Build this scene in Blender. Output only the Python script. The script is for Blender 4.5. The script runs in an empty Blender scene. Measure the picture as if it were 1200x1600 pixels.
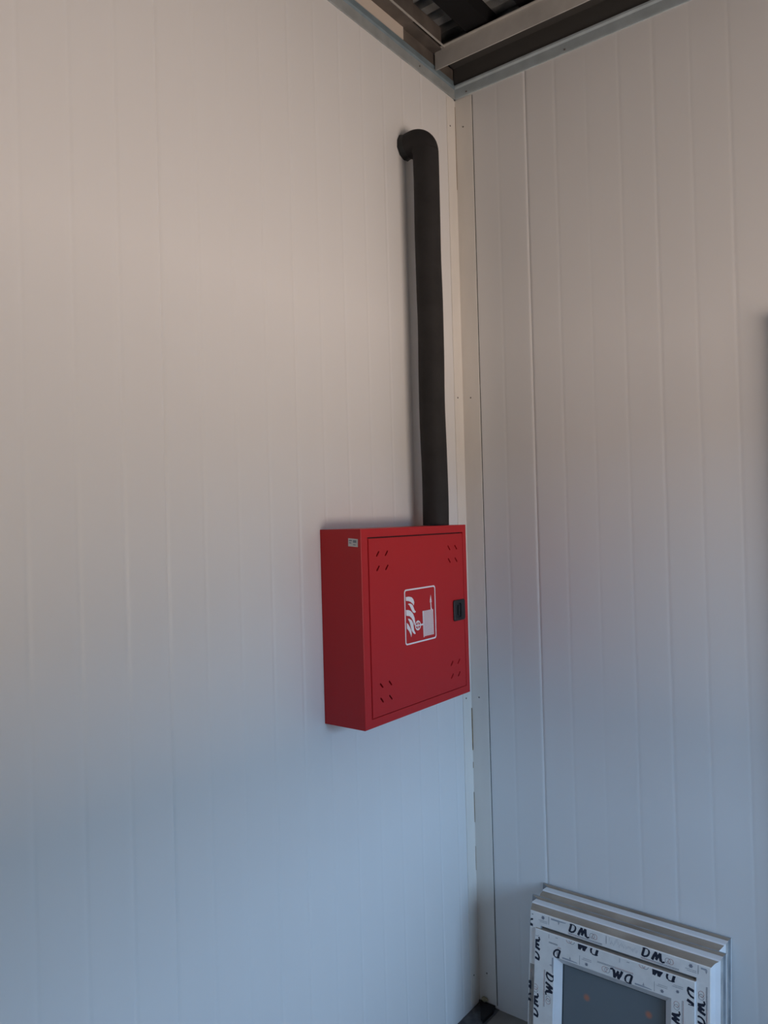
import bpy, bmesh, math, random
from mathutils import Vector, Matrix
random.seed(7)
SC = bpy.context.scene
COL = SC.collection

# ------------------------------------------------------------------ camera
YAW, PITCH, ROLL = -0.655975, 0.0091264, -0.0269945
cd = bpy.data.cameras.new('camera')
cam = bpy.data.objects.new('camera', cd)
COL.objects.link(cam)
fw = Vector((math.sin(YAW) * math.cos(PITCH), math.cos(YAW) * math.cos(PITCH), math.sin(PITCH)))
rt = Vector((math.cos(YAW), -math.sin(YAW), 0.0))
up = rt.cross(fw)
r2 = rt * math.cos(ROLL) + up * math.sin(ROLL)
u2 = up * math.cos(ROLL) - rt * math.sin(ROLL)
M = Matrix((r2, u2, -fw)).transposed().to_4x4()
M.translation = Vector((1.33335, -2.18321, 1.62))
cam.matrix_world = M
cd.sensor_fit = 'VERTICAL'
cd.sensor_height = 24.0
cd.lens = 24.0 * 1182.977 / 1600.0
cd.clip_start = 0.02
SC.camera = cam

# ------------------------------------------------------------------ light
ROOM_X, ROOM_Y, TOP_Z = 2.8, -4.3, 3.30
WIN_Y0, WIN_Y1, WIN_Z0, WIN_Z1 = -1.75, -0.45, 0.88, 1.90      # the bare window opening in wall_front
w = bpy.data.worlds.new('world')
SC.world = w
w.use_nodes = True
nt = w.node_tree
nt.nodes.clear()
tc = nt.nodes.new('ShaderNodeTexCoord')
sx = nt.nodes.new('ShaderNodeSeparateXYZ')
rmp = nt.nodes.new('ShaderNodeValToRGB')
ma = nt.nodes.new('ShaderNodeMath'); ma.operation = 'MULTIPLY_ADD'
ma.inputs[1].default_value = 0.5; ma.inputs[2].default_value = 0.5
bg = nt.nodes.new('ShaderNodeBackground')
wo = nt.nodes.new('ShaderNodeOutputWorld')
nt.links.new(tc.outputs['Generated'], sx.inputs[0])
nt.links.new(sx.outputs['Z'], ma.inputs[0])
nt.links.new(ma.outputs[0], rmp.inputs[0])
nt.links.new(rmp.outputs[0], bg.inputs[0])
nt.links.new(bg.outputs[0], wo.inputs[0])
WORLD_K = 13.1
cr = rmp.color_ramp
# sunlit pale ground below the horizon, clear blue sky above it
cr.elements[0].position = 0.0;   cr.elements[0].color = (0.90, 0.725, 0.61, 1)
cr.elements[1].position = 1.0;   cr.elements[1].color = (0.26, 0.48, 0.90, 1)
for p, c in ((0.490, (0.90, 0.725, 0.61, 1)), (0.510, (0.40, 0.64, 0.95, 1)), (0.70, (0.38, 0.62, 0.95, 1))):
    e = cr.elements.new(p); e.color = c
bg.inputs[1].default_value = WORLD_K
ld = bpy.data.lights.new('window_opening_portal', 'AREA')
ld.shape = 'RECTANGLE'; ld.size = WIN_Y1 - WIN_Y0; ld.size_y = WIN_Z1 - WIN_Z0
ld.cycles.is_portal = True
lo = bpy.data.objects.new('window_opening_portal', ld)
COL.objects.link(lo)
lo.location = (ROOM_X + 0.03, (WIN_Y0 + WIN_Y1) / 2, (WIN_Z0 + WIN_Z1) / 2)
lo.rotation_euler = (math.radians(90), 0, math.radians(90))
SC.view_settings.view_transform = 'Standard'
SC.view_settings.look = 'None'
SC.view_settings.gamma = 1.0
SC.view_settings.use_curve_mapping = False
SC.view_settings.exposure = 0.0
SC.cycles.use_denoising = True
SC.cycles.max_bounces = 10
SC.cycles.diffuse_bounces = 6
SC.cycles.caustics_reflective = False
SC.cycles.caustics_refractive = False

# ------------------------------------------------------------------ materials
def mat(name, col, rough=0.6, metal=0.0, noise=0.0, nscale=8.0, bump=0.0, bscale=60.0, spec=0.5, stretch=(1, 1, 1), col2=None, coat=0.0):
    m = bpy.data.materials.new(name); m.use_nodes = True
    n = m.node_tree; b = n.nodes['Principled BSDF']
    b.inputs['Base Color'].default_value = (*col, 1)
    b.inputs['Roughness'].default_value = rough
    b.inputs['Metallic'].default_value = metal
    b.inputs['Specular IOR Level'].default_value = spec
    b.inputs['Coat Weight'].default_value = coat
    t = n.nodes.new('ShaderNodeTexCoord'); mp = n.nodes.new('ShaderNodeMapping')
    mp.inputs['Scale'].default_value = stretch
    n.links.new(t.outputs['Object'], mp.inputs[0])
    if noise > 0:
        z = n.nodes.new('ShaderNodeTexNoise'); z.inputs['Scale'].default_value = nscale; z.inputs['Detail'].default_value = 5
        n.links.new(mp.outputs[0], z.inputs['Vector'])
        r = n.nodes.new('ShaderNodeValToRGB')
        r.color_ramp.elements[0].position = 0.35; r.color_ramp.elements[1].position = 0.65
        c2 = col2 if col2 else tuple(c * (1 - noise) for c in col)
        r.color_ramp.elements[0].color = (*c2, 1); r.color_ramp.elements[1].color = (*col, 1)
        n.links.new(z.outputs['Fac'], r.inputs[0]); n.links.new(r.outputs[0], b.inputs['Base Color'])
    if bump > 0:
        z = n.nodes.new('ShaderNodeTexNoise'); z.inputs['Scale'].default_value = bscale; z.inputs['Detail'].default_value = 4
        n.links.new(mp.outputs[0], z.inputs['Vector'])
        bu = n.nodes.new('ShaderNodeBump'); bu.inputs['Strength'].default_value = bump; bu.inputs['Distance'].default_value = 0.002
        n.links.new(z.outputs['Fac'], bu.inputs['Height']); n.links.new(bu.outputs[0], b.inputs['Normal'])
    return m

PAINT = mat('white_painted_steel', (0.78, 0.775, 0.765), 0.42, noise=0.03, nscale=1.2, bump=0.10, bscale=2.5, stretch=(1, 1, 0.3))
TRIMW = mat('cream_flashing', (0.80, 0.77, 0.72), 0.45, noise=0.06, nscale=14, bump=0.05, bscale=30, stretch=(1, 1, .3))
DARKGAP = mat('gap_shadow', (0.03, 0.03, 0.03), 0.9)
RUST = mat('rust_stain', (0.30, 0.20, 0.09), 0.9, noise=0.5, nscale=60)
GALV = mat('galvanised_steel', (0.42, 0.455, 0.46), 0.5, 0.2, noise=0.18, nscale=18, bump=0.05)
GALVR = mat('galvanised_light', (0.50, 0.58, 0.61), 0.5, 0.15, noise=0.15, nscale=18, bump=0.05)
GALVSHADE = mat('galvanised_shaded', (0.22, 0.29, 0.33), 0.5, 0.2, noise=0.2, nscale=18)  # darker copy of the steel, shade of the track recess put into the colour
GALVW = mat('galvanised_warm_grey', (0.62, 0.60, 0.56), 0.5, 0.2, noise=0.2, nscale=10)
BROWNST = mat('brown_grey_steel', (0.18, 0.155, 0.135), 0.55, 0.2, noise=0.35, nscale=12)
BEIGE = mat('beige_panel_edge', (0.66, 0.58, 0.50), 0.7, noise=0.05)
DECK = mat('dark_deck_steel', (0.72, 0.72, 0.69), 0.40, 0.3, noise=0.6, nscale=9)
CHANSHADE = mat('channel_shade_black', (0.075, 0.072, 0.068), 0.8, spec=.2)
BEAMBLK = mat('black_beam_paint', (0.010, 0.010, 0.011), 0.8, spec=.2)
RED = mat('red_powder_coat', (0.50, 0.014, 0.018), 0.38, bump=0.05, bscale=400, spec=0.35)
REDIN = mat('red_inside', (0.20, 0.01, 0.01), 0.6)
FOAM = mat('dark_pipe_foam', (0.026, 0.024, 0.024), 0.75, noise=0.25, nscale=20, bump=0.25, bscale=90, spec=0.35)
TAPE = mat('black_tape', (0.010, 0.012, 0.013), 0.5, bump=0.3, bscale=60)
PLASTIC = mat('black_plastic', (0.011, 0.011, 0.014), 0.55)
WHITEINK = mat('white_print', (0.86, 0.84, 0.86), 0.5)
STICK = mat('paper_sticker', (0.62, 0.60, 0.58), 0.6)
GREYINK = mat('grey_print', (0.22, 0.23, 0.27), 0.7)
BLUEINK = mat('navy_print', (0.012, 0.016, 0.035), 0.6)
REDINK = mat('faded_red_print', (0.45, 0.20, 0.16), 0.7)
PVC = mat('white_upvc', (0.80, 0.80, 0.81), 0.35, noise=0.05, nscale=20)
FILM = mat('protective_film', (0.86, 0.835, 0.80), 0.42, noise=0.07, nscale=40, bump=0.25, bscale=70)
DUST = mat('dusty_upvc_groove', (0.40, 0.33, 0.26), 0.85, noise=0.5, nscale=14, col2=(0.25, 0.20, 0.155), stretch=(.5, 1, 1))
GREYPVC = mat('grey_upvc_edge', (0.33, 0.35, 0.37), 0.6, noise=0.3, nscale=25)
BEIGEPVC = mat('yellowed_upvc', (0.50, 0.48, 0.46), 0.6, noise=0.3, nscale=40)
TAPEDIRT = mat('dusty_beige_tape', (0.46, 0.42, 0.38), 0.8, noise=0.45, nscale=30)
SEAL = mat('grey_gasket', (0.22, 0.20, 0.18), 0.8, noise=0.3, nscale=30)
CONC = mat('concrete_floor', (0.27, 0.245, 0.22), 0.9, noise=0.35, nscale=5, bump=0.5, bscale=25)
FLOORSHADE = mat('floor_shade_grey', (0.12, 0.12, 0.125), 0.9, noise=0.4, nscale=40, bump=0.4, bscale=90)
RUBBER_SHADE = mat('black_rubber_and_shade', (0.012, 0.012, 0.014), 0.75)  # also used for the painted shade in the cabinet door gap
FOAMY = mat('yellowed_foam', (0.42, 0.38, 0.24), 0.9, noise=0.3, nscale=90, bump=0.6, bscale=120)
SCREW = mat('zinc_screw', (0.22, 0.20, 0.18), 0.5, 0.7)

ORANGE_SPOTS = [(-0.078, -0.057, 0.258), (0.095, -0.057, 0.274)]
def glass_mat():
    m = bpy.data.materials.new('dusty_window_glass'); m.use_nodes = True
    n = m.node_tree; b = n.nodes['Principled BSDF']
    b.inputs['Base Color'].default_value = (0.30, 0.35, 0.38, 1)
    b.inputs['Roughness'].default_value = 0.10
    b.inputs['Transmission Weight'].default_value = 0.45
    b.inputs['IOR'].default_value = 1.5
    # two faint soft-edged orange spots on the pane
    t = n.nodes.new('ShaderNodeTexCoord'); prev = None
    for p in ORANGE_SPOTS:
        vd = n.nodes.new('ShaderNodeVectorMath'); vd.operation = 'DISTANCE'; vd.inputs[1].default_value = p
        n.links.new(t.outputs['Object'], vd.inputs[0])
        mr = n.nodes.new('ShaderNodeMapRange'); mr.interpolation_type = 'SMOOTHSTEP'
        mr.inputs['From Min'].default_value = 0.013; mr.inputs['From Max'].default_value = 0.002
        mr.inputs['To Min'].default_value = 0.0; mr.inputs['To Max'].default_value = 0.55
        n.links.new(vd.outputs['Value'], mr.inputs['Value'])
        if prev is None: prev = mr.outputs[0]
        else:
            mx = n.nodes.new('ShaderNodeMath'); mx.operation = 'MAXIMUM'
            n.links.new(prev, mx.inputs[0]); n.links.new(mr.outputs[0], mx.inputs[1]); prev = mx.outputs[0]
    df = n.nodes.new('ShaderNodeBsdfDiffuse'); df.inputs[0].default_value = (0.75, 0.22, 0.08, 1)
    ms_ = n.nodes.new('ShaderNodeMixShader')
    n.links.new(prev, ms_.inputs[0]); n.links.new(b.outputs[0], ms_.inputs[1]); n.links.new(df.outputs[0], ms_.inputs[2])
    n.links.new(ms_.outputs[0], n.nodes['Material Output'].inputs[0])
    return m
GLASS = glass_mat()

# ------------------------------------------------------------------ helpers
def link(name, me, parent=None, mats=()):
    o = bpy.data.objects.new(name, me)
    COL.objects.link(o)
    for m in mats: me.materials.append(m)
    if parent: o.parent = parent
    return o

def finish(bm, name, mats, parent=None, smooth=False, angle=None):
    bmesh.ops.recalc_face_normals(bm, faces=bm.faces)
    me = bpy.data.meshes.new(name); bm.to_mesh(me); bm.free()
    if smooth:
        for p in me.polygons: p.use_smooth = True
    if angle:
        for p in me.polygons: p.use_smooth = True
        me.set_sharp_from_angle(angle=math.radians(angle))
    if not isinstance(mats, (list, tuple)): mats = [mats]
    return link(name, me, parent, mats)

def box(bm, x0, x1, y0, y1, z0, z1, mi=0):
    vs = [bm.verts.new(p) for p in ((x0, y0, z0), (x1, y0, z0), (x1, y1, z0), (x0, y1, z0), (x0, y0, z1), (x1, y0, z1), (x1, y1, z1), (x0, y1, z1))]
    for f in ((0, 3, 2, 1), (4, 5, 6, 7), (0, 1, 5, 4), (1, 2, 6, 5), (2, 3, 7, 6), (3, 0, 4, 7)):
        fc = bm.faces.new([vs[i] for i in f]); fc.material_index = mi

def boxobj(name, m, parent, *a, bevel=0.0):
    bm = bmesh.new(); box(bm, *a)
    if bevel: bmesh.ops.bevel(bm, geom=bm.edges[:], offset=bevel, segments=2, affect='EDGES')
    return finish(bm, name, m, parent)

def sweep_rect(bm, a0, a1, b0, b1, sec, f, mats=None):
    """closed section carried round a rectangle with mitred corners.
    sec: list of (inset, depth); inset a number or (left, right, bottom, top). f maps (a, b, depth) to a point.
    mats(i_segment, side) gives the material index; sides 0 bottom 1 right 2 top 3 left"""
    rings = []
    for o, d in sec:
        l, r, bt, tp = (o,) * 4 if not isinstance(o, tuple) else o
        rings.append([bm.verts.new(f(a, b, d)) for a, b in ((a0 + l, b0 + bt), (a1 - r, b0 + bt), (a1 - r, b1 - tp), (a0 + l, b1 - tp))])
    n = len(rings)
    for i in range(n):
        A, B = rings[i], rings[(i + 1) % n]
        for s in range(4):
            fc = bm.faces.new((A[s], A[(s + 1) % 4], B[(s + 1) % 4], B[s]))
            if mats: fc.material_index = mats(i, s)

def empty(name, loc=(0, 0, 0), rot=(0, 0, 0), kind=None):
    o = bpy.data.objects.new(name, None); COL.objects.link(o)
    o.empty_display_size = 0.1
    o.location = loc; o.rotation_euler = rot
    if kind: o['kind'] = kind
    return o

def tag(o, label, cat):
    o['label'] = label; o['category'] = cat
    return o

def poly(bm, pts, f, thick=0.0003, mi=0):
    """flat print: polygon given in its plane, f maps (a, b) to a point"""
    vs = [bm.verts.new(f(a, b)) for a, b in pts]
    fc = bm.faces.new(vs); fc.material_index = mi
    return fc

# ------------------------------------------------------------------ walls of sandwich panels
def rib_profile(u0, u1, ribs, rib_depth):
    """profile across one panel: (u, depth into the panel)"""
    pts = []
    eps = 0.0003
    pts += [(u0, 0.012), (u0, 0.0024), (u0 + 0.0014, 0.0017), (u0 + 0.0062, 0.0), (u0 + 0.010, 0.0)]
    for r in ribs:
        wd, dp = 0.0085, rib_depth * (0.75 + 0.5 * ((int(round(r * 10)) * 7) % 5) / 4)
        pts.append((r - wd - 0.003, 0))
        for k in range(-4, 5):
            pts.append((r + wd * k / 4, dp * 0.5 * (1 + math.cos(math.pi * k / 4))))
        pts.append((r + wd + 0.003, 0))
    pts += [(u1 - 0.010, 0.0), (u1 - 0.0062, 0.0), (u1 - 0.0014, 0.0017), (u1, 0.0024), (u1, 0.012)]
    return pts

def panel_mesh(f, u0, u1, z0, z1, ribs, depth, thick=0.05):
    bm = bmesh.new()
    prof = rib_profile(u0, u1, ribs, depth)
    zs = (z0, z1)
    rows = [[bm.verts.new(f(u, z, d)) for u, d in prof] for z in zs]
    for j in range(len(prof) - 1):
        bm.faces.new((rows[0][j], rows[0][j + 1], rows[1][j + 1], rows[1][j]))
    # back and edges
    bk = [[bm.verts.new(f(u, z, thick)) for u in (u0 + 0.0003, u1 - 0.0003)] for z in zs]
    bm.faces.new((bk[0][0], bk[0][1], bk[1][1], bk[1][0]))
    bm.faces.new((rows[0][0], rows[1][0], bk[1][0], bk[0][0]))
    bm.faces.new((rows[0][-1], bk[0][1], bk[1][1], rows[1][-1]))
    bm.faces.new([rows[1][j] for j in range(len(prof))] + [bk[1][1], bk[1][0]])
    bm.faces.new([rows[0][j] for j in range(len(prof))] + [bk[0][1], bk[0][0]])
    return bm

WALL_TOP = 3.10
def f_left(u, z, d): return (-d, u, z)
def f_right(u, z, d): return (u, d, z)

def plain_wall(name, boxes, m=PAINT):
    bm = bmesh.new()
    for b in boxes: box(bm, *b)
    o = finish(bm, name, m); o['kind'] = 'structure'
    return o

wall_left = plain_wall('wall_left', [(-0.10, -0.052, ROOM_Y, 0.10, 0, 3.36)])
edges = [-0.0 - 0.0, -0.2, -1.2, -2.2, -3.2, -4.2]
for i in range(5):
    u1, u0 = edges[i], edges[i + 1]
    if i == 0: u1 = 0.0
    ribs = [-(k / 10) for k in range(42, 0, -1) if u0 + 0.05 < -(k / 10) < u1 - 0.05]
    finish(panel_mesh(f_left, u0, u1, 0.0, 3.072, ribs, 0.0011), 'panel', PAINT, wall_left, angle=50)
wall_right = plain_wall('wall_right', [(-0.10, ROOM_X + 0.1, 0.052, 0.10, 0, 3.36)])
edges = [0.0, 0.26, 1.26, 2.26, 2.80]
for i in range(4):
    u0, u1 = edges[i], edges[i + 1]
    ribs = [0.06 + k / 10 for k in range(1, 33) if u0 + 0.05 < 0.06 + k / 10 < u1 - 0.05]
    finish(panel_mesh(f_right, u0, u1, 0.0, 3.072, ribs, 0.00042), 'panel', PAINT, wall_right, angle=50)
plain_wall('wall_rear', [(-0.1, ROOM_X + 0.1, ROOM_Y - 0.05, ROOM_Y, 0, 3.36)])
wall_front = plain_wall('wall_front', [
    (ROOM_X, ROOM_X + 0.06, ROOM_Y, WIN_Y0, 0, 3.36),
    (ROOM_X, ROOM_X + 0.06, WIN_Y1, 0.05, 0, 3.36),
    (ROOM_X, ROOM_X + 0.06, WIN_Y0, WIN_Y1, 0, WIN_Z0),
    (ROOM_X, ROOM_X + 0.06, WIN_Y0, WIN_Y1, WIN_Z1, 3.36)])
# hedge added out of view, to block low sky from the window opening
bm = bmesh.new()
def sky_block_height(y):      # low on one side, raised on the other to dim the sky there
    t = min(max((y + 4.0) / 6.0, 0.0), 1.0); t = t * t * (3 - 2 * t)
    return 2.3 + 3.4 * t + random.uniform(-.35, .35)
rg = [[bm.verts.new((24 + dx + random.uniform(-.4, .4), y, -0.4 if k == 0 else h * k)) for dx, k in ((0, 0), (0.2, .7), (0.9, 1), (2.2, 1), (3.0, .7), (3.2, 0))] for y in range(-60, 61, 2) for h in (sky_block_height(y),)]
for A, B in zip(rg, rg[1:]):
    for i in range(5): bm.faces.new((A[i], A[i + 1], B[i + 1], B[i]))
hd = finish(bm, 'sky_block_hedge', mat('sky_block_foliage', (0.06, 0.08, 0.04), 0.9, noise=0.6, nscale=1.5, bump=0.8, bscale=4), smooth=True)
hd['kind'] = 'structure'
floor = plain_wall('floor', [(-0.1, ROOM_X + 0.1, ROOM_Y - 0.05, 0.1, -0.10, 0.0)], CONC)

# door added out of view in the right wall, to cast its frame's shadow
added_door = plain_wall('added_door_1', [(1.030, 1.955, -0.016, -0.001, 0.006, 2.055)])
bm = bmesh.new()
for b_ in ((0.975, 1.025, -0.036, -0.001, 0.0, 2.11), (1.96, 2.01, -0.036, -0.001, 0.0, 2.11), (1.025, 1.96, -0.036, -0.001, 2.06, 2.11)): box(bm, *b_)
finish(bm, 'added_door_frame', PAINT, added_door)
bm = bmesh.new()
box(bm, 1.12, 1.145, -0.022, -0.016, 0.95, 1.13); box(bm, 1.128, 1.138, -0.060, -0.022, 1.06, 1.075); box(bm, 1.128, 1.24, -0.066, -0.054, 1.058, 1.077)
finish(bm, 'added_door_handle', GALV, added_door)

# corner flashing
bm = bmesh.new()
sec = [(0.0675, 0.0), (0.0675, -0.0022), (0.0665, -0.0030), (0.0032, -0.0032), (0.0030, -0.0525), (0.0022, -0.0535), (0.0, -0.0535), (0.0, 0.0)]
a = [bm.verts.new((x, y, 0.012)) for x, y in sec]; b = [bm.verts.new((x, y, 3.02)) for x, y in sec]
for i in range(len(sec)):
    j = (i + 1) % len(sec)
    bm.faces.new((a[i], a[j], b[j], b[i]))
bm.faces.new(a); bm.faces.new(b)
trim1 = finish(bm, 'trim_1', TRIMW); trim1['kind'] = 'structure'
boxobj('gap_shadow_strip', DARKGAP, trim1, 0.0675, 0.0692, -0.0012, -0.0001, 0.012, 3.02)  # dark strip drawn in for the shadow of the gap
for z in (2.924, 2.016, 1.019, 0.107):
    for x, y, ax in ((0.0032, -0.0365, 0), (0.033, -0.0030, 1)):
        bm = bmesh.new()
        mtx = Matrix.Translation((x, y, z)) @ (Matrix.Rotation(math.radians(90), 4, 'Y') if ax == 0 else Matrix.Rotation(math.radians(90), 4, 'X'))
        bmesh.ops.create_cone(bm, cap_ends=True, segments=10, radius1=0.0032, radius2=0.0024, depth=0.0024, matrix=mtx)
        finish(bm, 'screw', SCREW, trim1)
bm = bmesh.new()       # rusty line where the two legs of the flashing meet
for z0, z1, wd in ((0.98, 0.84, .0022), (0.80, 0.78, .0012), (0.70, 0.60, .0014), (0.52, 0.44, .0010), (3.0, 2.72, .0010)):
    box(bm, 0.0030, 0.0030 + wd, -0.0034 - wd, -0.0030, z1, z0)
finish(bm, 'rust_streak', RUST, trim1)

# galvanised tracks along the top of both walls
def track(name, f, L0, L1):
    bm = bmesh.new()
    sec = [(0.0, 3.026), (0.0040, 3.026), (0.0045, 3.030), (0.0035, 3.058), (0.0075, 3.064), (0.0075, 3.070), (0.0, 3.073)]
    a = [bm.verts.new(f(L0, z, -d)) for d, z in sec]; b = [bm.verts.new(f(L1, z, -d)) for d, z in sec]
    for i in range(len(sec)):
        j = (i + 1) % len(sec); bm.faces.new((a[i], a[j], b[j], b[i])).material_index = 1 if (i in (3, 4, 5) and name == 'trim_2') else 0  # lip faces of the left track get the painted shade
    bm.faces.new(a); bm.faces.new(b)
    o = finish(bm, name, [GALV if name == 'trim_2' else GALVR, GALVSHADE]); o['kind'] = 'structure'
    return o
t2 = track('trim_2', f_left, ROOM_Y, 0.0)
t3 = track('trim_3', f_right, 0.0, ROOM_X)
for t, pts in ((t2, [(-0.21, 0), (-0.62, 0), (-1.2, 0)]), (t3, [(0.40, 1), (0.9, 1), (0.05, 1)])):
    for p, ax in pts:
        bm = bmesh.new()
        loc = (0.0052, p, 3.044) if ax == 0 else (p, -0.0052, 3.036)
        bmesh.ops.create_cone(bm, cap_ends=True, segments=10, radius1=0.003, radius2=0.002, depth=0.003,
                              matrix=Matrix.Translation(loc) @ (Matrix.Rotation(math.radians(90), 4, 'Y') if ax == 0 else Matrix.Rotation(math.radians(90), 4, 'X')))
        finish(bm, 'screw', SCREW, t)

# ------------------------------------------------------------------ ceiling
ceiling = empty('ceiling', (0, 0, 3.3), kind='structure')
def ceil_part(name, m, boxes):
    bm = bmesh.new()
    for b in boxes: box(bm, *b)
    bmesh.ops.translate(bm, verts=bm.verts, vec=(0, 0, -3.3))
    return finish(bm, name, m, ceiling)
# blue-grey strip of recess shade, beige edge and brown channel that follow the left wall
ceil_part('track_web', GALVSHADE, [(-0.05, -0.001, ROOM_Y, 0.0, 3.072, 3.0905)])
ceil_part('filler_board', BEIGE, [(-0.05, 0.001, ROOM_Y, -0.29, 3.0905, 3.129)])
ceil_part('splice_plate', BROWNST, [(-0.05, -0.003, -0.29, 0.0, 3.0905, 3.129)])
ceil_part('eaves_channel', BROWNST, [(-0.05, 0.040, ROOM_Y, -0.29, 3.129, 3.131), (0.038, 0.040, ROOM_Y, -0.29, 3.131, 3.20), (-0.05, 0.030, -0.29, -0.12, 3.129, 3.133), (0.028, 0.030, -0.29, -0.12, 3.133, 3.20)])
ceil_part('channel_lip', GALVW, [(0.040, 0.043, ROOM_Y, -0.12, 3.131, 3.136)])
# channel over the right wall, open underneath
ceil_part('edge_channel', GALVW, [(0.004, ROOM_X, -0.120, -0.117, 3.071, 3.137), (0.02, ROOM_X, -0.117, 0.0, 3.135, 3.137), (0.02, ROOM_X, -0.128, -0.117, 3.134, 3.137)])
ceil_part('channel_shade', CHANSHADE, [(0.02, ROOM_X, -0.1168, -0.1155, 3.078, 3.134), (0.0, ROOM_X, -0.1155, 0.02, 3.132, 3.134), (0.0, ROOM_X, 0.0, 0.02, 3.074, 3.132)])  # black sheets put in for the shade inside the channel
# purlins
for y in (-1.3, -2.5, -3.7):
    ceil_part('purlin', GALVW, [(0.05, ROOM_X, y, y + 0.05, 3.139, 3.141), (0.05, ROOM_X, y, y + 0.002, 3.141, 3.20), (0.05, ROOM_X, y, y + 0.05, 3.198, 3.20)])
ceil_part('roof_beam', BEAMBLK, [(0.122, 0.200, ROOM_Y, 0.0, 3.148, 3.20)])
ceil_part('roof_beam', BEAMBLK, [(0.300, 0.360, ROOM_Y, 0.0, 3.160, 3.20)])
ceil_part('roof_beam', BEAMBLK, [(1.115, 1.175, ROOM_Y, 0.0, 3.148, 3.20)])
# trapezoidal roof sheet, ribs along x
bm = bmesh.new()
y = 0.08; prof = []
while y > ROOM_Y - 0.06:
    prof += [(y, 0.0), (y - 0.028, 0.0), (y - 0.036, 0.022), (y - 0.058, 0.022), (y - 0.066, 0.0)]
    y -= 0.070
rows = [[bm.verts.new((x, yy, 3.205 + h - 3.3)) for yy, h in prof] for x in (-0.10, ROOM_X + 0.06)]
for j in range(len(prof) - 1):
    bm.faces.new((rows[0][j], rows[0][j + 1], rows[1][j + 1], rows[1][j]))
sheet = finish(bm, 'corrugated_sheet', DECK, ceiling)
sm = sheet.modifiers.new('thickness', 'SOLIDIFY'); sm.thickness = 0.001; sm.offset = 1

# ------------------------------------------------------------------ fire hose cabinet
CY0, CY1, CZ0, CZ1, CD = -0.7263, -0.2269, 1.0939, 1.5964, 0.1363
cab = empty('hose_cabinet', (0, (CY0 + CY1) / 2, CZ0))
tag(cab, 'square red steel fire hose cabinet on the left wall near the corner', 'cabinet')
OFF = Vector((0, (CY0 + CY1) / 2, CZ0))
def fc_cab(a, b, d): return Vector((d, a, b)) - OFF
bm = bmesh.new()
mg = (0.0270, 0.0190, 0.0225, 0.0222)
def addm(t, e): return tuple(v + e for v in t)
sweep_rect(bm, CY0, CY1, CZ0, CZ1, [
    (0.0, 0.0006), (0.0, CD - 0.0016), (0.0005, CD - 0.0005), (0.0016, CD), (addm(mg, -0.0008), CD), (mg, CD - 0.001),
    (mg, CD - 0.012), (addm(mg, 0.006), CD - 0.012), (addm(mg, 0.006), CD - 0.0135), (0.0015, CD - 0.0135), (0.0015, 0.0006)], fc_cab)
body = finish(bm, 'body', RED, cab)
bm = bmesh.new()
v = [bm.verts.new(fc_cab(a, b, 0.0006)) for a, b in ((CY0 + .0015, CZ0 + .0015), (CY1 - .0015, CZ0 + .0015), (CY1 - .0015, CZ1 - .0015), (CY0 + .0015, CZ1 - .0015))]
v2 = [bm.verts.new(x.co + Vector((0.0015, 0, 0))) for x in v]
bm.faces.new(v); bm.faces.new(v2)
for i in range(4): bm.faces.new((v[i], v[(i + 1) % 4], v2[(i + 1) % 4], v2[i]))
finish(bm, 'back_plate', REDIN, cab)

# door with sixteen vent slots really cut through
DY0, DY1, DZ0, DZ1 = CY0 + mg[0] + .0028, CY1 - mg[1] - .0016, CZ0 + mg[2] + .0012, CZ1 - mg[3] - .0030
bm = bmesh.new()
box(bm, CD - 0.0075, CD - 0.0002, DY0, DY1, DZ0, DZ1)
bmesh.ops.bevel(bm, geom=[e for e in bm.edges if all(vv.co.x > CD - 0.001 for vv in e.verts)], offset=0.0012, segments=2, affect='EDGES')
bmesh.ops.translate(bm, verts=bm.verts, vec=-OFF)
door = finish(bm, 'door', [RED], cab)
slots = []
for cy, cz, sgn in ((-0.6405, 1.5125, 1), (-0.3045, 1.5125, -1), (-0.6385, 1.1755, -1), (-0.3045, 1.1765, 1)):
    for dy in (-0.0185, 0.0185):
        for dz in (-0.0185, 0.0185):
            slots.append((cy + dy, cz + dz, sgn))
bm = bmesh.new()
def capsule(bm, cy, cz, ang, L, r, x0, x1):
    pts = []
    for k in range(7): pts.append((L / 2 + r * math.cos(-math.pi / 2 + math.pi * k / 6), r * math.sin(-math.pi / 2 + math.pi * k / 6)))
    for k in range(7): pts.append((-L / 2 + r * math.cos(math.pi / 2 + math.pi * k / 6), r * math.sin(math.pi / 2 + math.pi * k / 6)))
    c, s = math.cos(ang), math.sin(ang)
    A = [bm.verts.new(Vector((x0, cy + p * c - q * s, cz + p * s + q * c)) - OFF) for p, q in pts]
    B = [bm.verts.new(Vector((x1, cy + p * c - q * s, cz + p * s + q * c)) - OFF) for p, q in pts]
    bm.faces.new(A[::-1]); bm.faces.new(B)
    for i in range(len(A)): bm.faces.new((A[i], A[(i + 1) % len(A)], B[(i + 1) % len(A)], B[i]))
for cy, cz, sgn in slots: capsule(bm, cy, cz, sgn * math.radians(48), 0.0135, 0.0023, CD - 0.02, CD + 0.01)
cutter = finish(bm, 'cutter', [RED], cab)
mod = door.modifiers.new('cut', 'BOOLEAN'); mod.operation = 'DIFFERENCE'; mod.object = cutter; mod.solver = 'EXACT'
bpy.context.view_layer.update()
dg = bpy.context.evaluated_depsgraph_get()
newme = bpy.data.meshes.new_from_object(door.evaluated_get(dg))
door.modifiers.clear()
door.data = newme
door.data.name = 'door'
bpy.data.objects.remove(cutter, do_unlink=True)

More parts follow.
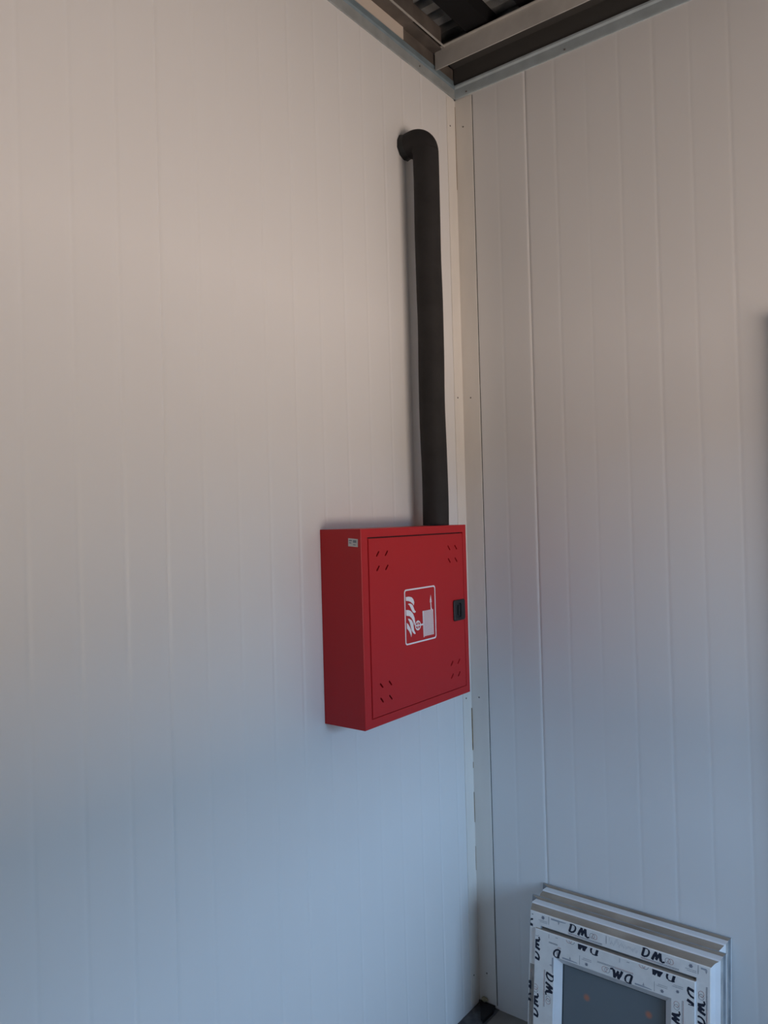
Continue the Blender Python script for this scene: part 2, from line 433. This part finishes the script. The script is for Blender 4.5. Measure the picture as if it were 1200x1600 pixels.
bm = bmesh.new()
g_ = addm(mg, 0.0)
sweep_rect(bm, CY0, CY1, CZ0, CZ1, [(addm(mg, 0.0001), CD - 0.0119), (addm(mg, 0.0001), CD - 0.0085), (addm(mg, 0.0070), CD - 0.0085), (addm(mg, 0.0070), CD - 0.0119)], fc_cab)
finish(bm, 'gap_shade_ring', RUBBER_SHADE, cab)  # black ring put into the door gap as its shadow

# latch
bm = bmesh.new()
ly, lz, hs = -0.2790, 1.3455, 0.0305
def rrect(cx, cz, hx, hz, r, n=5):
    out = []
    for k, (sx_, sz_) in enumerate(((1, 1), (-1, 1), (-1, -1), (1, -1))):
        for j in range(n + 1):
            t = math.pi / 2 * k + math.pi / 2 * j / n
            out.append((cx + sx_ * (hx - r) + r * math.cos(t), cz + sz_ * (hz - r) + r * math.sin(t)))
    return out
def ring_prism(bm, loops):
    rows = [[bm.verts.new(Vector((d, a, b)) - OFF) for a, b in pts] for pts, d in loops]
    for A, B in zip(rows, rows[1:]):
        for i in range(len(A)): bm.faces.new((A[i], A[(i + 1) % len(A)], B[(i + 1) % len(A)], B[i]))
    bm.faces.new(rows[0]); bm.faces.new(rows[-1])
ring_prism(bm, [(rrect(ly, lz, hs, hs, .006), CD - .0001), (rrect(ly, lz, hs, hs, .006), CD + .003), (rrect(ly, lz, hs - .002, hs - .002, .005), CD + .0048),
                (rrect(ly - .004, lz, .0115, .0215, .006), CD + .0048), (rrect(ly - .004, lz, .0105, .0205, .006), CD + .0010)])
lock = finish(bm, 'latch', PLASTIC, door, angle=35)
bm = bmesh.new()
ring_prism(bm, [(rrect(ly - .004, lz, .0042, .0150, .003), CD + .0011), (rrect(ly - .004, lz, .0042, .0150, .003), CD + .0042), (rrect(ly - .004, lz, .0030, .0138, .002), CD + .0048)])
finish(bm, 'latch_grip', RUBBER_SHADE, door)

# pictogram: white frame, flames, valve wheel, hose reel, nozzle
def fp(a, b): return Vector((CD + 0.0003, a, b)) - OFF
bm = bmesh.new()
o_ = rrect(-0.4753, 1.3545, 0.0745, 0.0747, 0.0085); i_ = rrect(-0.4753, 1.3545, 0.0704, 0.0706, 0.0055)
vo = [bm.verts.new(fp(*p)) for p in o_]; vi = [bm.verts.new(fp(*p)) for p in i_]
for k in range(len(vo)):
    j = (k + 1) % len(vo); bm.faces.new((vo[k], vo[j], vi[j], vi[k]))
FLAMES = [
 [(-0.5429, 1.409), (-0.5285, 1.4089), (-0.5153, 1.4057), (-0.5078, 1.3991), (-0.5044, 1.3909), (-0.507, 1.3827), (-0.5128, 1.3885), (-0.5215, 1.394), (-0.5313, 1.3973), (-0.5422, 1.3989)],
 [(-0.5343, 1.3895), (-0.5283, 1.3905), (-0.5195, 1.3888), (-0.5119, 1.3839), (-0.5077, 1.3769), (-0.5036, 1.3693), (-0.4975, 1.3647), (-0.5039, 1.3622), (-0.5117, 1.365), (-0.518, 1.3722), (-0.5232, 1.3799), (-0.527, 1.3852)],
 [(-0.5434, 1.3744), (-0.5324, 1.3734), (-0.5215, 1.3694), (-0.5108, 1.3603), (-0.505, 1.3492), (-0.5028, 1.3385), (-0.5044, 1.3277), (-0.5076, 1.3313), (-0.5127, 1.3424), (-0.5201, 1.3511), (-0.5288, 1.3566), (-0.543, 1.3592)],
 [(-0.5357, 1.3504), (-0.528, 1.349), (-0.5183, 1.3437), (-0.5119, 1.3351), (-0.5097, 1.3251), (-0.5084, 1.3158), (-0.5016, 1.3064), (-0.5044, 1.3046), (-0.5121, 1.3079), (-0.5196, 1.316), (-0.5235, 1.3269), (-0.5284, 1.3404), (-0.5326, 1.3455)],
 [(-0.5417, 1.3402), (-0.5342, 1.3347), (-0.5269, 1.326), (-0.5222, 1.3176), (-0.5199, 1.3083), (-0.5226, 1.2989), (-0.5255, 1.3071), (-0.5318, 1.3163), (-0.5413, 1.3247)]]
for F in FLAMES: poly(bm, F, fp)
# wheel: a disc with four round holes = ring + cross
wy, wz, wr = -0.4897, 1.3265, 0.0134
N = 40
for r0, r1 in ((wr * 0.72, wr),):
    A = [bm.verts.new(fp(wy + r0 * math.cos(2 * math.pi * k / N), wz + r0 * math.sin(2 * math.pi * k / N))) for k in range(N)]
    B = [bm.verts.new(fp(wy + r1 * math.cos(2 * math.pi * k / N), wz + r1 * math.sin(2 * math.pi * k / N))) for k in range(N)]
    for k in range(N): bm.faces.new((A[k], A[(k + 1) % N], B[(k + 1) % N], B[k]))
hw = 0.0019
poly(bm, [(wy - wr * .75, wz - hw), (wy + wr * .75, wz - hw), (wy + wr * .75, wz + hw), (wy - wr * .75, wz + hw)], fp)
for s in (-1, 1):
    poly(bm, [(wy - hw, wz + s * hw), (wy + hw, wz + s * hw), (wy + hw, wz + s * wr * .75), (wy - hw, wz + s * wr * .75)], fp)
poly(bm, [(wy + wr * .9, wz - .0024), (-0.4640, wz - .0024), (-0.4640, wz + .0024), (wy + wr * .9, wz + .0024)], fp)
poly(bm, [(-0.4664, 1.3630), (-0.4612, 1.3632), (-0.4606, 1.2905), (-0.4640, 1.2905)], fp)
ns = 8; ya, yb = -0.4600, -0.4127
for k in range(ns):
    p = (yb - ya) / ns; y0 = ya + k * p
    poly(bm, [(y0, 1.3630), (y0 + p * .66, 1.3630), (y0 + p * .66 + .0012, 1.2925), (y0 + .0012, 1.2925)], fp)
poly(bm, [(-0.4243, 1.4048), (-0.4293, 1.3872), (-0.4208, 1.3865)], fp)
poly(bm, [(-0.4298, 1.3862), (-0.4200, 1.3858), (-0.4205, 1.3828), (-0.4293, 1.3832)], fp)
poly(bm, [(-0.4268, 1.3826), (-0.4226, 1.3824), (-0.4220, 1.3700), (-0.4195, 1.3630), (-0.4262, 1.3630)], fp)
finish(bm, 'hose_pictogram', WHITEINK, door)

# small paper sticker on the side of the body
bm = bmesh.new()
def fs(a, b): return Vector((a, CY0 - 0.0003, b)) - OFF
st = [(0.0955, 1.5535), (0.1268, 1.5513), (0.1274, 1.5712), (0.0961, 1.5738)]
poly(bm, st, fs)
def fs2(a, b): return Vector((a, CY0 - 0.0005, b)) - OFF
for x0, x1, z0, z1 in ((.0985, .1085, 1.5665, 1.5700), (.1115, .1225, 1.5625, 1.5690), (.0985, .1065, 1.5610, 1.5635), (.1120, .1200, 1.5565, 1.5585)):
    poly(bm, [(x0, z0), (x1, z0 - .0007), (x1, z1 - .0007), (x0, z1)], fs2, mi=1)
s = finish(bm, 'sticker', [STICK, GREYINK], body); s['label'] = 'small white paper label'

# ------------------------------------------------------------------ insulated pipe
PX, PY, PR = 0.0775, -0.300, 0.0388
pipe = empty('insulated_pipe', (PX, PY, CZ1))
tag(pipe, 'black foam insulated riser pipe above the red cabinet, bending into the wall', 'pipe')
POFF = Vector((PX, PY, CZ1))
def tube(name, m, path, rad, parent, off, seg=36, jitter=0.0):
    bm = bmesh.new(); rows = []
    for i, p in enumerate(path):
        p = Vector(p)
        d = (Vector(path[min(i + 1, len(path) - 1)]) - Vector(path[max(i - 1, 0)])).normalized()
        e1 = Vector((0, 1, 0)); e2 = d.cross(e1).normalized()
        r = rad[i] if isinstance(rad, list) else rad
        rows.append([bm.verts.new(p - off + (e1 * math.cos(2 * math.pi * k / seg) + e2 * math.sin(2 * math.pi * k / seg)) * (r * (1 + random.uniform(-jitter, jitter)))) for k in range(seg)])
    for A, B in zip(rows, rows[1:]):
        for k in range(seg): bm.faces.new((A[k], A[(k + 1) % seg], B[(k + 1) % seg], B[k]))
    bm.faces.new(rows[0]); bm.faces.new(rows[-1])
    return finish(bm, name, m, parent, angle=40)
zb = 2.752; br = 0.0385
straight = []
rads = []
z = CZ1 + 0.0008
nz = 30
for k in range(nz + 1):
    zz = z + (zb - br - z) * k / nz
    straight.append((PX + 0.0012 * math.sin(k * .5), PY + 0.0008 * math.sin(k * .33 + 1), zz)); rads.append(PR * (1 + 0.006 * math.sin(k * 1.1)))
tube('straight_sleeve', FOAM, straight, rads, pipe, POFF)
el = []
for k in range(13):
    t = math.pi / 2 * k / 12
    el.append((PX - br + br * math.cos(t), PY, zb - br + br * math.sin(t)))
el += [(0.020, PY, zb - .001)]
tube('elbow_sleeve', FOAM, el, [PR * 1.004] * 13 + [PR * .99], pipe, POFF)
tube('wall_collar', TAPE, [(0.021, PY, zb), (0.011, PY, zb), (0.0006, PY, zb)], [PR * .975, PR * .97, PR * 1.0], pipe, POFF, seg=11, jitter=0.05)

# ------------------------------------------------------------------ writing strokes for the film print
def stroke(bm, pts, wd, f, mi=0):
    """brush stroke along a polyline"""
    for (x0, y0), (x1, y1) in zip(pts, pts[1:]):
        dx, dy = x1 - x0, y1 - y0; L = math.hypot(dx, dy) or 1
        nx, ny = -dy / L * wd / 2, dx / L * wd / 2
        ex, ey = dx / L * wd * .18, dy / L * wd * .18
        fc = bm.faces.new([bm.verts.new(f(*p)) for p in ((x0 + nx - ex, y0 + ny - ey), (x0 - nx - ex, y0 - ny - ey), (x1 - nx + ex, y1 - ny + ey), (x1 + nx + ex, y1 + ny + ey))])
        fc.material_index = mi

def arc(cx, cy, r, n=18, a0=0, a1=2 * math.pi, rx=1.0):
    return [(cx + rx * r * math.cos(a0 + (a1 - a0) * k / n), cy + r * math.sin(a0 + (a1 - a0) * k / n)) for k in range(n + 1)]

def logo(bm, f, part='all'):
    """the brand mark: brush D and M, two linked rings, a line of small text beneath; letter height 1"""
    stroke(bm, [(0.32, 1.0), (0.08, 0.08)], 0.305, f)
    stroke(bm, [(0.04, 0.08), (0.36, 0.02), (0.68, 0.14), (0.90, 0.40), (0.98, 0.70), (0.92, 0.92)], 0.232, f)
    stroke(bm, [(0.94, 0.92), (0.74, 1.06), (0.34, 1.08), (0.12, 1.00)], 0.122, f)
    stroke(bm, [(1.40, 0.00), (1.60, 0.50), (1.88, 0.98)], 0.329, f)
    stroke(bm, [(1.84, 0.98), (1.96, 0.42)], 0.366, f)
    stroke(bm, [(1.90, 0.12), (2.12, 0.55), (2.42, 0.98)], 0.305, f)
    stroke(bm, [(2.40, 0.98), (2.44, 0.45), (2.52, 0.14)], 0.366, f)
    stroke(bm, [(2.50, 0.14), (2.70, 0.02), (2.98, 0.12)], 0.207, f)
    stroke(bm, arc(3.40, 0.45, 0.34), .045, f, 1)
    stroke(bm, arc(3.78, 0.45, 0.34), .045, f, 2)
    stroke(bm, [(3.46, 0.45), (3.34, 0.25)], .06, f, 1)

def small_text(bm, f, x0, x1, y, h, mi=1, rows=2):
    """unreadably small lines of lettering, as short marks"""
    for r in range(rows):
        x = x0; yy = y - r * h * 1.5
        while x < x1:
            L = h * random.uniform(.5, 2.2)
            fc = bm.faces.new([bm.verts.new(f(*p)) for p in ((x, yy), (min(x + L, x1), yy), (min(x + L, x1), yy + h), (x, yy + h))])
            fc.material_index = mi
            x += L + h * .35

def emblem(bm, f, cx, cy, s=1.0, flip=1):
    pts = arc(cx, cy, 0.0042 * s, 16)
    bm.faces.new([bm.verts.new(f(*p)) for p in pts[:-1]]).material_index = 1
    for k in range(6):
        a = math.pi / 3 * k
        stroke(bm, [(cx, cy), (cx + .0054 * s * math.cos(a), cy + .0054 * s * math.sin(a))], .0012, f, 1)
    small_text(bm, f, cx - .014, cx + .014, cy - flip * .0095, .0011, 1, 1)
    small_text(bm, f, cx - .010, cx + .014, cy - flip * .0135, .0011, 1, 1)

def divider(bm, f, x, z0, z1): stroke(bm, [(x, z0), (x, z1)], .0009, f, 1)

def greybar(bm, f, x0, x1, z, flip=1):
    h = .0042
    for p in ([(x0, z), (x0 + (x1 - x0) * .55, z), (x0 + (x1 - x0) * .55, z - flip * h * 1.0), (x0, z - flip * h)],
              [(x0 + (x1 - x0) * .55, z - flip * h * .1), (x1, z - flip * h * .1), (x1 - .004, z - flip * h * .6), (x0 + (x1 - x0) * .55, z - flip * h * .9)]):
        bm.faces.new([bm.verts.new(f(*q)) for q in p]).material_index = 3
    xm = x0 + (x1 - x0) * .5
    stroke(bm, [(xm, z - flip * h * 1.2), (xm, z - flip * h * 2.6)], .0016, f, 1)
    stroke(bm, [(xm - .003, z - flip * h * 1.5), (xm + .003, z - flip * h * 1.5)], .0010, f, 1)

def clip(bm, co, no):
    """cut away the side that no points to"""
    bmesh.ops.bisect_plane(bm, geom=bm.verts[:] + bm.edges[:] + bm.faces[:], plane_co=co, plane_no=no, clear_outer=True, clear_inner=False)

INKS = [BLUEINK, GREYINK, REDINK, mat('pale_grey_print', (0.36, 0.38, 0.42), 0.7)]

def print_mesh(name, parent, dep, build, clips=()):
    bm = bmesh.new()
    build(bm, dep)
    for co, no in clips: clip(bm, co, no)
    if not bm.faces: bm.free(); return None
    me = bpy.data.meshes.new(name); bm.to_mesh(me); bm.free()
    return link(name, me, parent, INKS)

def placed(x, z, ang, h, dep):
    """map of a logo whose baseline starts at x, z and runs at angle ang, letter height h"""
    c, s = math.cos(math.radians(ang)), math.sin(math.radians(ang))
    cnt = [0]
    def f(a, b):
        cnt[0] += 1
        return (x + (a * c - b * s) * h, -dep - (cnt[0] % 97) * 1e-6, z + (a * s + b * c) * h)
    return f

# ------------------------------------------------------------------ the two leaning windows
LEAN = -math.radians(7)
def window(label, y0, x0, x1, H, face_in, sash, printed):
    """sash: (x0, x1, z0, z1) outer edges. Origin on the floor at the back bottom edge"""
    xm = (x0 + x1) / 2
    root = empty('upvc_window', (xm, y0, 0.0), (LEAN, 0, 0))
    tag(root, label, 'window')
    def f(a, b, d): return (a - xm, -d, b)
    bm = bmesh.new()
    fi = face_in
    fl, fr_, ft = face_in
    def t4(l, o): return (l, o, o, o)
    def fc4(e): return (fl + e, fr_ + e, ft + e, ft + e)
    rl = min(fl, 0.018)
    ins = [0.0, 0.0, t4(rl, 0.006), t4(rl, 0.006), t4(rl, 0.0045), t4(rl, 0.004), t4(rl, 0.004), t4(rl + .001, 0.0075), fc4(-0.0060),
           fc4(-0.0005), fc4(0.0015), fc4(0.034), fc4(0.036), fc4(0.036), fc4(0.060), fc4(0.060)]
    dep = (0.0, 0.006, 0.008, 0.014, 0.016, 0.0185, 0.0430, 0.0460, 0.0520, 0.0695, 0.072, 0.072, 0.070, 0.058, 0.058, 0.0)
    sec = list(zip(ins, dep))
    def mm(i, s):
        if s == 2 and i in (1, 2, 3, 7, 8): return 1
        if s == 2 and i in (0,): return 3
        if s == 3 and i in (0, 1, 2): return 3
        if i in (9, 10): return 2
        if s == 1 and i in (1, 2, 3): return 3
        if s == 1 and i in (4, 5): return 4
        if i in (11, 12, 13): return 3 if s != 1 else 0
        return 0
    sweep_rect(bm, x0, x1, 0.0, H, sec, f, mm)
    fr = finish(bm, 'outer_frame', [PVC, DUST, FILM, GREYPVC, BEIGEPVC], root)
    sx0, sx1, sz0, sz1 = sash
    bm = bmesh.new()
    ssec = [(0.0, 0.056), (0.0, 0.078), (0.002, 0.080), (0.060, 0.080), (0.062, 0.0785), (0.063, 0.0765), (0.079, 0.062), (0.080, 0.058), (0.080, 0.048), (0.02, 0.048)]
    def ms(i, s):
        if s == 2 and i == 0: return 1
        if i == 2 or (i in (1,) and s in (0, 2)): return 2
        return 0
    sweep_rect(bm, sx0, sx1, sz0, sz1, ssec, f, ms)
    sa = finish(bm, 'sash', [PVC, DUST, FILM], root)
    # dusty joint between frame and sash
    bm = bmesh.new()
    sweep_rect(bm, sx0 - 0.010, sx1 + 0.010, sz0 - 0.010, sz1 + 0.010, [(0.0, 0.0585), (0.0, 0.0640), (0.0098, 0.0640), (0.0098, 0.0585)], f)
    finish(bm, 'gasket', SEAL, root)
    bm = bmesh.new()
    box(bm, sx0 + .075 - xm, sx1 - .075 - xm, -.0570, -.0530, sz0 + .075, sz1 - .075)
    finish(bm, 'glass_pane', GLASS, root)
    bm = bmesh.new()
    sweep_rect(bm, sx0 + 0.077, sx1 - 0.077, sz0 + 0.077, sz1 - 0.077, [(0.0, 0.0572), (0.0, 0.0600), (0.0042, 0.0595), (0.0042, 0.0572)], f)
    finish(bm, 'glazing_seal', mat('black_glazing_seal', (0.03, 0.035, 0.04), 0.7), sa)
    if not printed: return root
    HF, HS = 0.0725, 0.0802
    LH = 0.0202       # letter height
    PER = 0.2075
    fx0, fx1, fz1 = x0 + fl - xm, x1 - fr_ - xm, H - ft
    ix0, ix1, iz1 = sx0 - xm, sx1 - xm, sz1
    seamL, seamR, seamT = ix0 - .009, ix1 + .003, iz1 + .006
    X = lambda x: x - xm
    # --- frame, top member
    for k in range(-1, 3):
        def b(bm, dep, k=k):
            logo(bm, placed(X(0.402) + k * PER, 0.4245, -1, LH, dep))
            g = placed(0, 0, 0, 1, dep)
            small_text(bm, g, X(0.400) + k * PER, X(0.500) + k * PER, 0.4195, .0013, 1, 1)
            small_text(bm, g, X(0.400) + k * PER, X(0.440) + k * PER, 0.4172, .0012, 2, 1)
            small_text(bm, g, X(0.440) + k * PER, X(0.500) + k * PER, 0.4172, .0012, 1, 1)
        print_mesh('logo_print', fr, HF, b, [((fx1 - .010, 0, fz1 - .010), (1, 0, 1)), ((fx0 + .038, 0, 0), (-1, 0, 0)), ((0, 0, seamT), (0, 0, -1))])
    def b(bm, dep):
        g = placed(0, 0, 0, 1, dep)
        for k in (0, 2):
            emblem(bm, g, X(0.3216) + k * PER, 0.4385)
            divider(bm, g, X(0.3398) + k * PER, 0.4245, fz1 - .002)
        divider(bm, g, X(0.5115), 0.4245, 0.4440)
        greybar(bm, g, X(0.3465), X(0.394), 0.4445)
        greybar(bm, g, X(0.3465) + 2 * PER, X(0.373) + 2 * PER, 0.4430)
        for k in range(26):      # scuffed, half-erased print
            xx = X(0.520) + k * .0031; zz = random.uniform(.424, .436)
            stroke(bm, [(xx, zz), (xx + .0004, zz + random.uniform(.003, .010))], .0005, g, 3)
    print_mesh('marking_print', fr, HF, b, [((fx1 - .008, 0, fz1 - .008), (1, 0, 1))])
    dm = bmesh.new()
    box(dm, fx0 + .0035, fx0 + .0170, -.07235, -.0719, 0.085, 0.302)
    finish(dm, 'dirty_tape', TAPEDIRT, fr)
    # --- frame, left member (reads upwards, cut by its edges) and right member
    for k in range(-1, 3):
        def b(bm, dep, k=k): logo(bm, placed(fx0 + .0245, 0.208 + k * PER - .012, 90, LH * 1.12, dep))
        print_mesh('logo_print', fr, HF, b, [((fx0 + .001, 0, 0), (-1, 0, 0)), ((seamL - .002, 0, 0), (1, 0, 0)), ((0, 0, fz1 - .008), (0, 0, 1))])
        def b(bm, dep, k=k):
            logo(bm, placed(X(0.7715), 0.304 - k * PER, 90, LH * .98, dep))
            g = placed(X(0.7755), 0.30 - k * PER, 90, 1, dep)
            small_text(bm, g, 0, .10, 0, .0013, 1, 1); small_text(bm, g, 0, .045, -.002, .0012, 2, 1); small_text(bm, g, .045, .10, -.002, .0012, 1, 1)
        if k >= 0: print_mesh('logo_print', fr, HF, b, [((fx1 - .001, 0, 0), (1, 0, 0)), ((seamR + .001, 0, 0), (-1, 0, 0)), ((fx1 - .014, 0, fz1 - .014), (-1, 0, 1))])
    # --- sash, top member: upside-down rows
    for k in range(-1, 3):
        def b(bm, dep, k=k): logo(bm, placed(X(0.494) + k * PER, 0.4130, 179, LH * 1.15, dep))
        print_mesh('logo_print', sa, HS, b, [((0, 0, iz1 - .003), (0, 0, 1)), ((ix0 + .014, 0, iz1 - .014), (-1, 0, 1)), ((ix1 - .022, 0, iz1 - .022), (1, 0, 1))])
        def b(bm, dep, k=k):
            logo(bm, placed(X(0.5887) + k * PER, 0.3685, 179, LH * 1.02, dep))
            g = placed(X(0.59) + k * PER, 0.3715, 180, 1, dep)
            small_text(bm, g, 0, .10, -.0015, .0013, 1, 1); small_text(bm, g, 0, .05, -.004, .0012, 2, 1); small_text(bm, g, .05, .10, -.004, .0012, 1, 1)
        print_mesh('logo_print', sa, HS, b, [((ix0 + .052, 0, iz1 - .052), (-1, 0, 1)), ((ix1 - .052, 0, iz1 - .052), (1, 0, 1))])
    def b(bm, dep):
        g = placed(0, 0, 0, 1, dep)
        for k in (0, 1):
            greybar(bm, g, X(0.387) + k * PER, X(0.4335) + k * PER, 0.3490, -1)
            divider(bm, g, X(0.4388) + k * PER, 0.3490, 0.3735)
            emblem(bm, g, X(0.4590) + k * PER, 0.3560, .9, -1)
            divider(bm, g, X(0.345) + k * PER, 0.391, 0.402)
            small_text(bm, g, X(0.365) + k * PER, X(0.372) + k * PER, 0.398, .0015, 1, 1)
        emblem(bm, g, X(0.706), 0.368, .8, -1)
        small_text(bm, g, X(0.345), X(0.372), 0.381, .0014, 1, 2)
    print_mesh('marking_print', sa, HS, b)
    # --- sash, left member (reads downwards)
    for k in (0, 1):
        def b(bm, dep, k=k):
            logo(bm, placed(X(0.3400), 0.298 - k * PER, -92, LH * 1.02, dep))
            g = placed(X(0.3345), 0.302 - k * PER, -90, 1, dep)
            small_text(bm, g, 0, .10, 0, .0013, 1, 1); small_text(bm, g, 0, .10, -.0025, .0012, 2, 1)
        print_mesh('logo_print', sa, HS, b, [((ix0 + .061, 0, 0), (1, 0, 0))])
        def b(bm, dep, k=k): logo(bm, placed(X(0.3165), 0.322 - k * .155, 90, LH * 1.05, dep))
        print_mesh('logo_print', sa, HS, b, [((ix0 + .002, 0, 0), (-1, 0, 0)), ((0, 0, iz1 - .016), (0, 0, 1))])
    def b(bm, dep):
        logo(bm, placed(X(0.372), 0.365, -90, LH, dep))
    print_mesh('logo_print', sa, HS, b, [((X(0.357), 0, 0), (-1, 0, 0)), ((X(0.372), 0, 0), (1, 0, 0)), ((0, 0, .345), (0, 0, -1)), ((ix0 + .050, 0, iz1 - .050), (-1, 0, -1)) if False else ((0, 0, .366), (0, 0, 1))])
    def b(bm, dep):
        g = placed(X(0.3600), 0.3420, -90, 1, dep)
        greybar(bm, g, 0, .044, 0)
    print_mesh('marking_print', sa, HS, b, [((ix0 + .061, 0, 0), (1, 0, 0))])
    # --- sash, right member (reads upwards)
    for k in (0, 1):
        def b(bm, dep, k=k):
            logo(bm, placed(X(0.7125), 0.262 - k * PER, 90, LH * .98, dep))
            g = placed(X(0.7185), 0.255 - k * PER, 90, 1, dep)
            small_text(bm, g, 0, .10, 0, .0014, 1, 1); small_text(bm, g, 0, .10, -.0027, .0013, 2, 1)
        print_mesh('logo_print', sa, HS, b, [((ix1 - .060, 0, 0), (-1, 0, 0)), ((0, 0, iz1 - .056), (0, 0, 1))])
        def b(bm, dep, k=k): logo(bm, placed(X(0.7310), 0.388 - k * PER, -90, LH * 1.1, dep))
        print_mesh('logo_print', sa, HS, b, [((ix1 - .003, 0, 0), (1, 0, 0)), ((0, 0, .346 - k * PER * 1.0), (0, 0, -1))])
    return root

window('rear white window unit leaning directly against the right wall', -0.0600, 0.249, 0.799, 0.468, (0.020, 0.020, 0.022),
       (0.290, 0.758, 0.042, 0.424), False)
window('front white window wrapped in printed protective film, leaning on the other window', -0.1420, 0.254, 0.806, 0.467, (0.0265, 0.0210, 0.0185),
       (0.301, 0.7500, 0.042, 0.4065), True)

# ------------------------------------------------------------------ floor odds and ends
boxobj('floor_shade_strip', FLOORSHADE, floor, 0.0005, 0.075, ROOM_Y + .01, -0.0005, 0.0, 0.0015)  # dark strip laid over the floor as the shade beside the wall
bm = bmesh.new()
pts = [(0.006, -0.006), (0.062, -0.004), (0.069, -0.030), (0.066, -0.092), (0.050, -0.078)]
A = [bm.verts.new((x, y, 0.0005)) for x, y in pts]; B = [bm.verts.new((x, y, 0.012)) for x, y in pts]
bm.faces.new(A); bm.faces.new(B)
for i in range(len(A)): bm.faces.new((A[i], A[(i + 1) % 5], B[(i + 1) % 5], B[i]))
r = finish(bm, 'rubber_scrap', RUBBER_SHADE)
tag(r, 'flat black rubber scrap lying on the floor in the corner', 'scrap')
bm = bmesh.new()
bmesh.ops.create_icosphere(bm, subdivisions=2, radius=0.010, matrix=Matrix.Translation((0.026, -0.0095, 0.022)) @ Matrix.Diagonal((1.2, .6, .9, 1)))
for v_ in bm.verts: v_.co += Vector((random.uniform(-1, 1), random.uniform(-.5, .5), random.uniform(-1, 1))) * .0015
finish(bm, 'foam_blob', FOAMY, trim1, smooth=True)
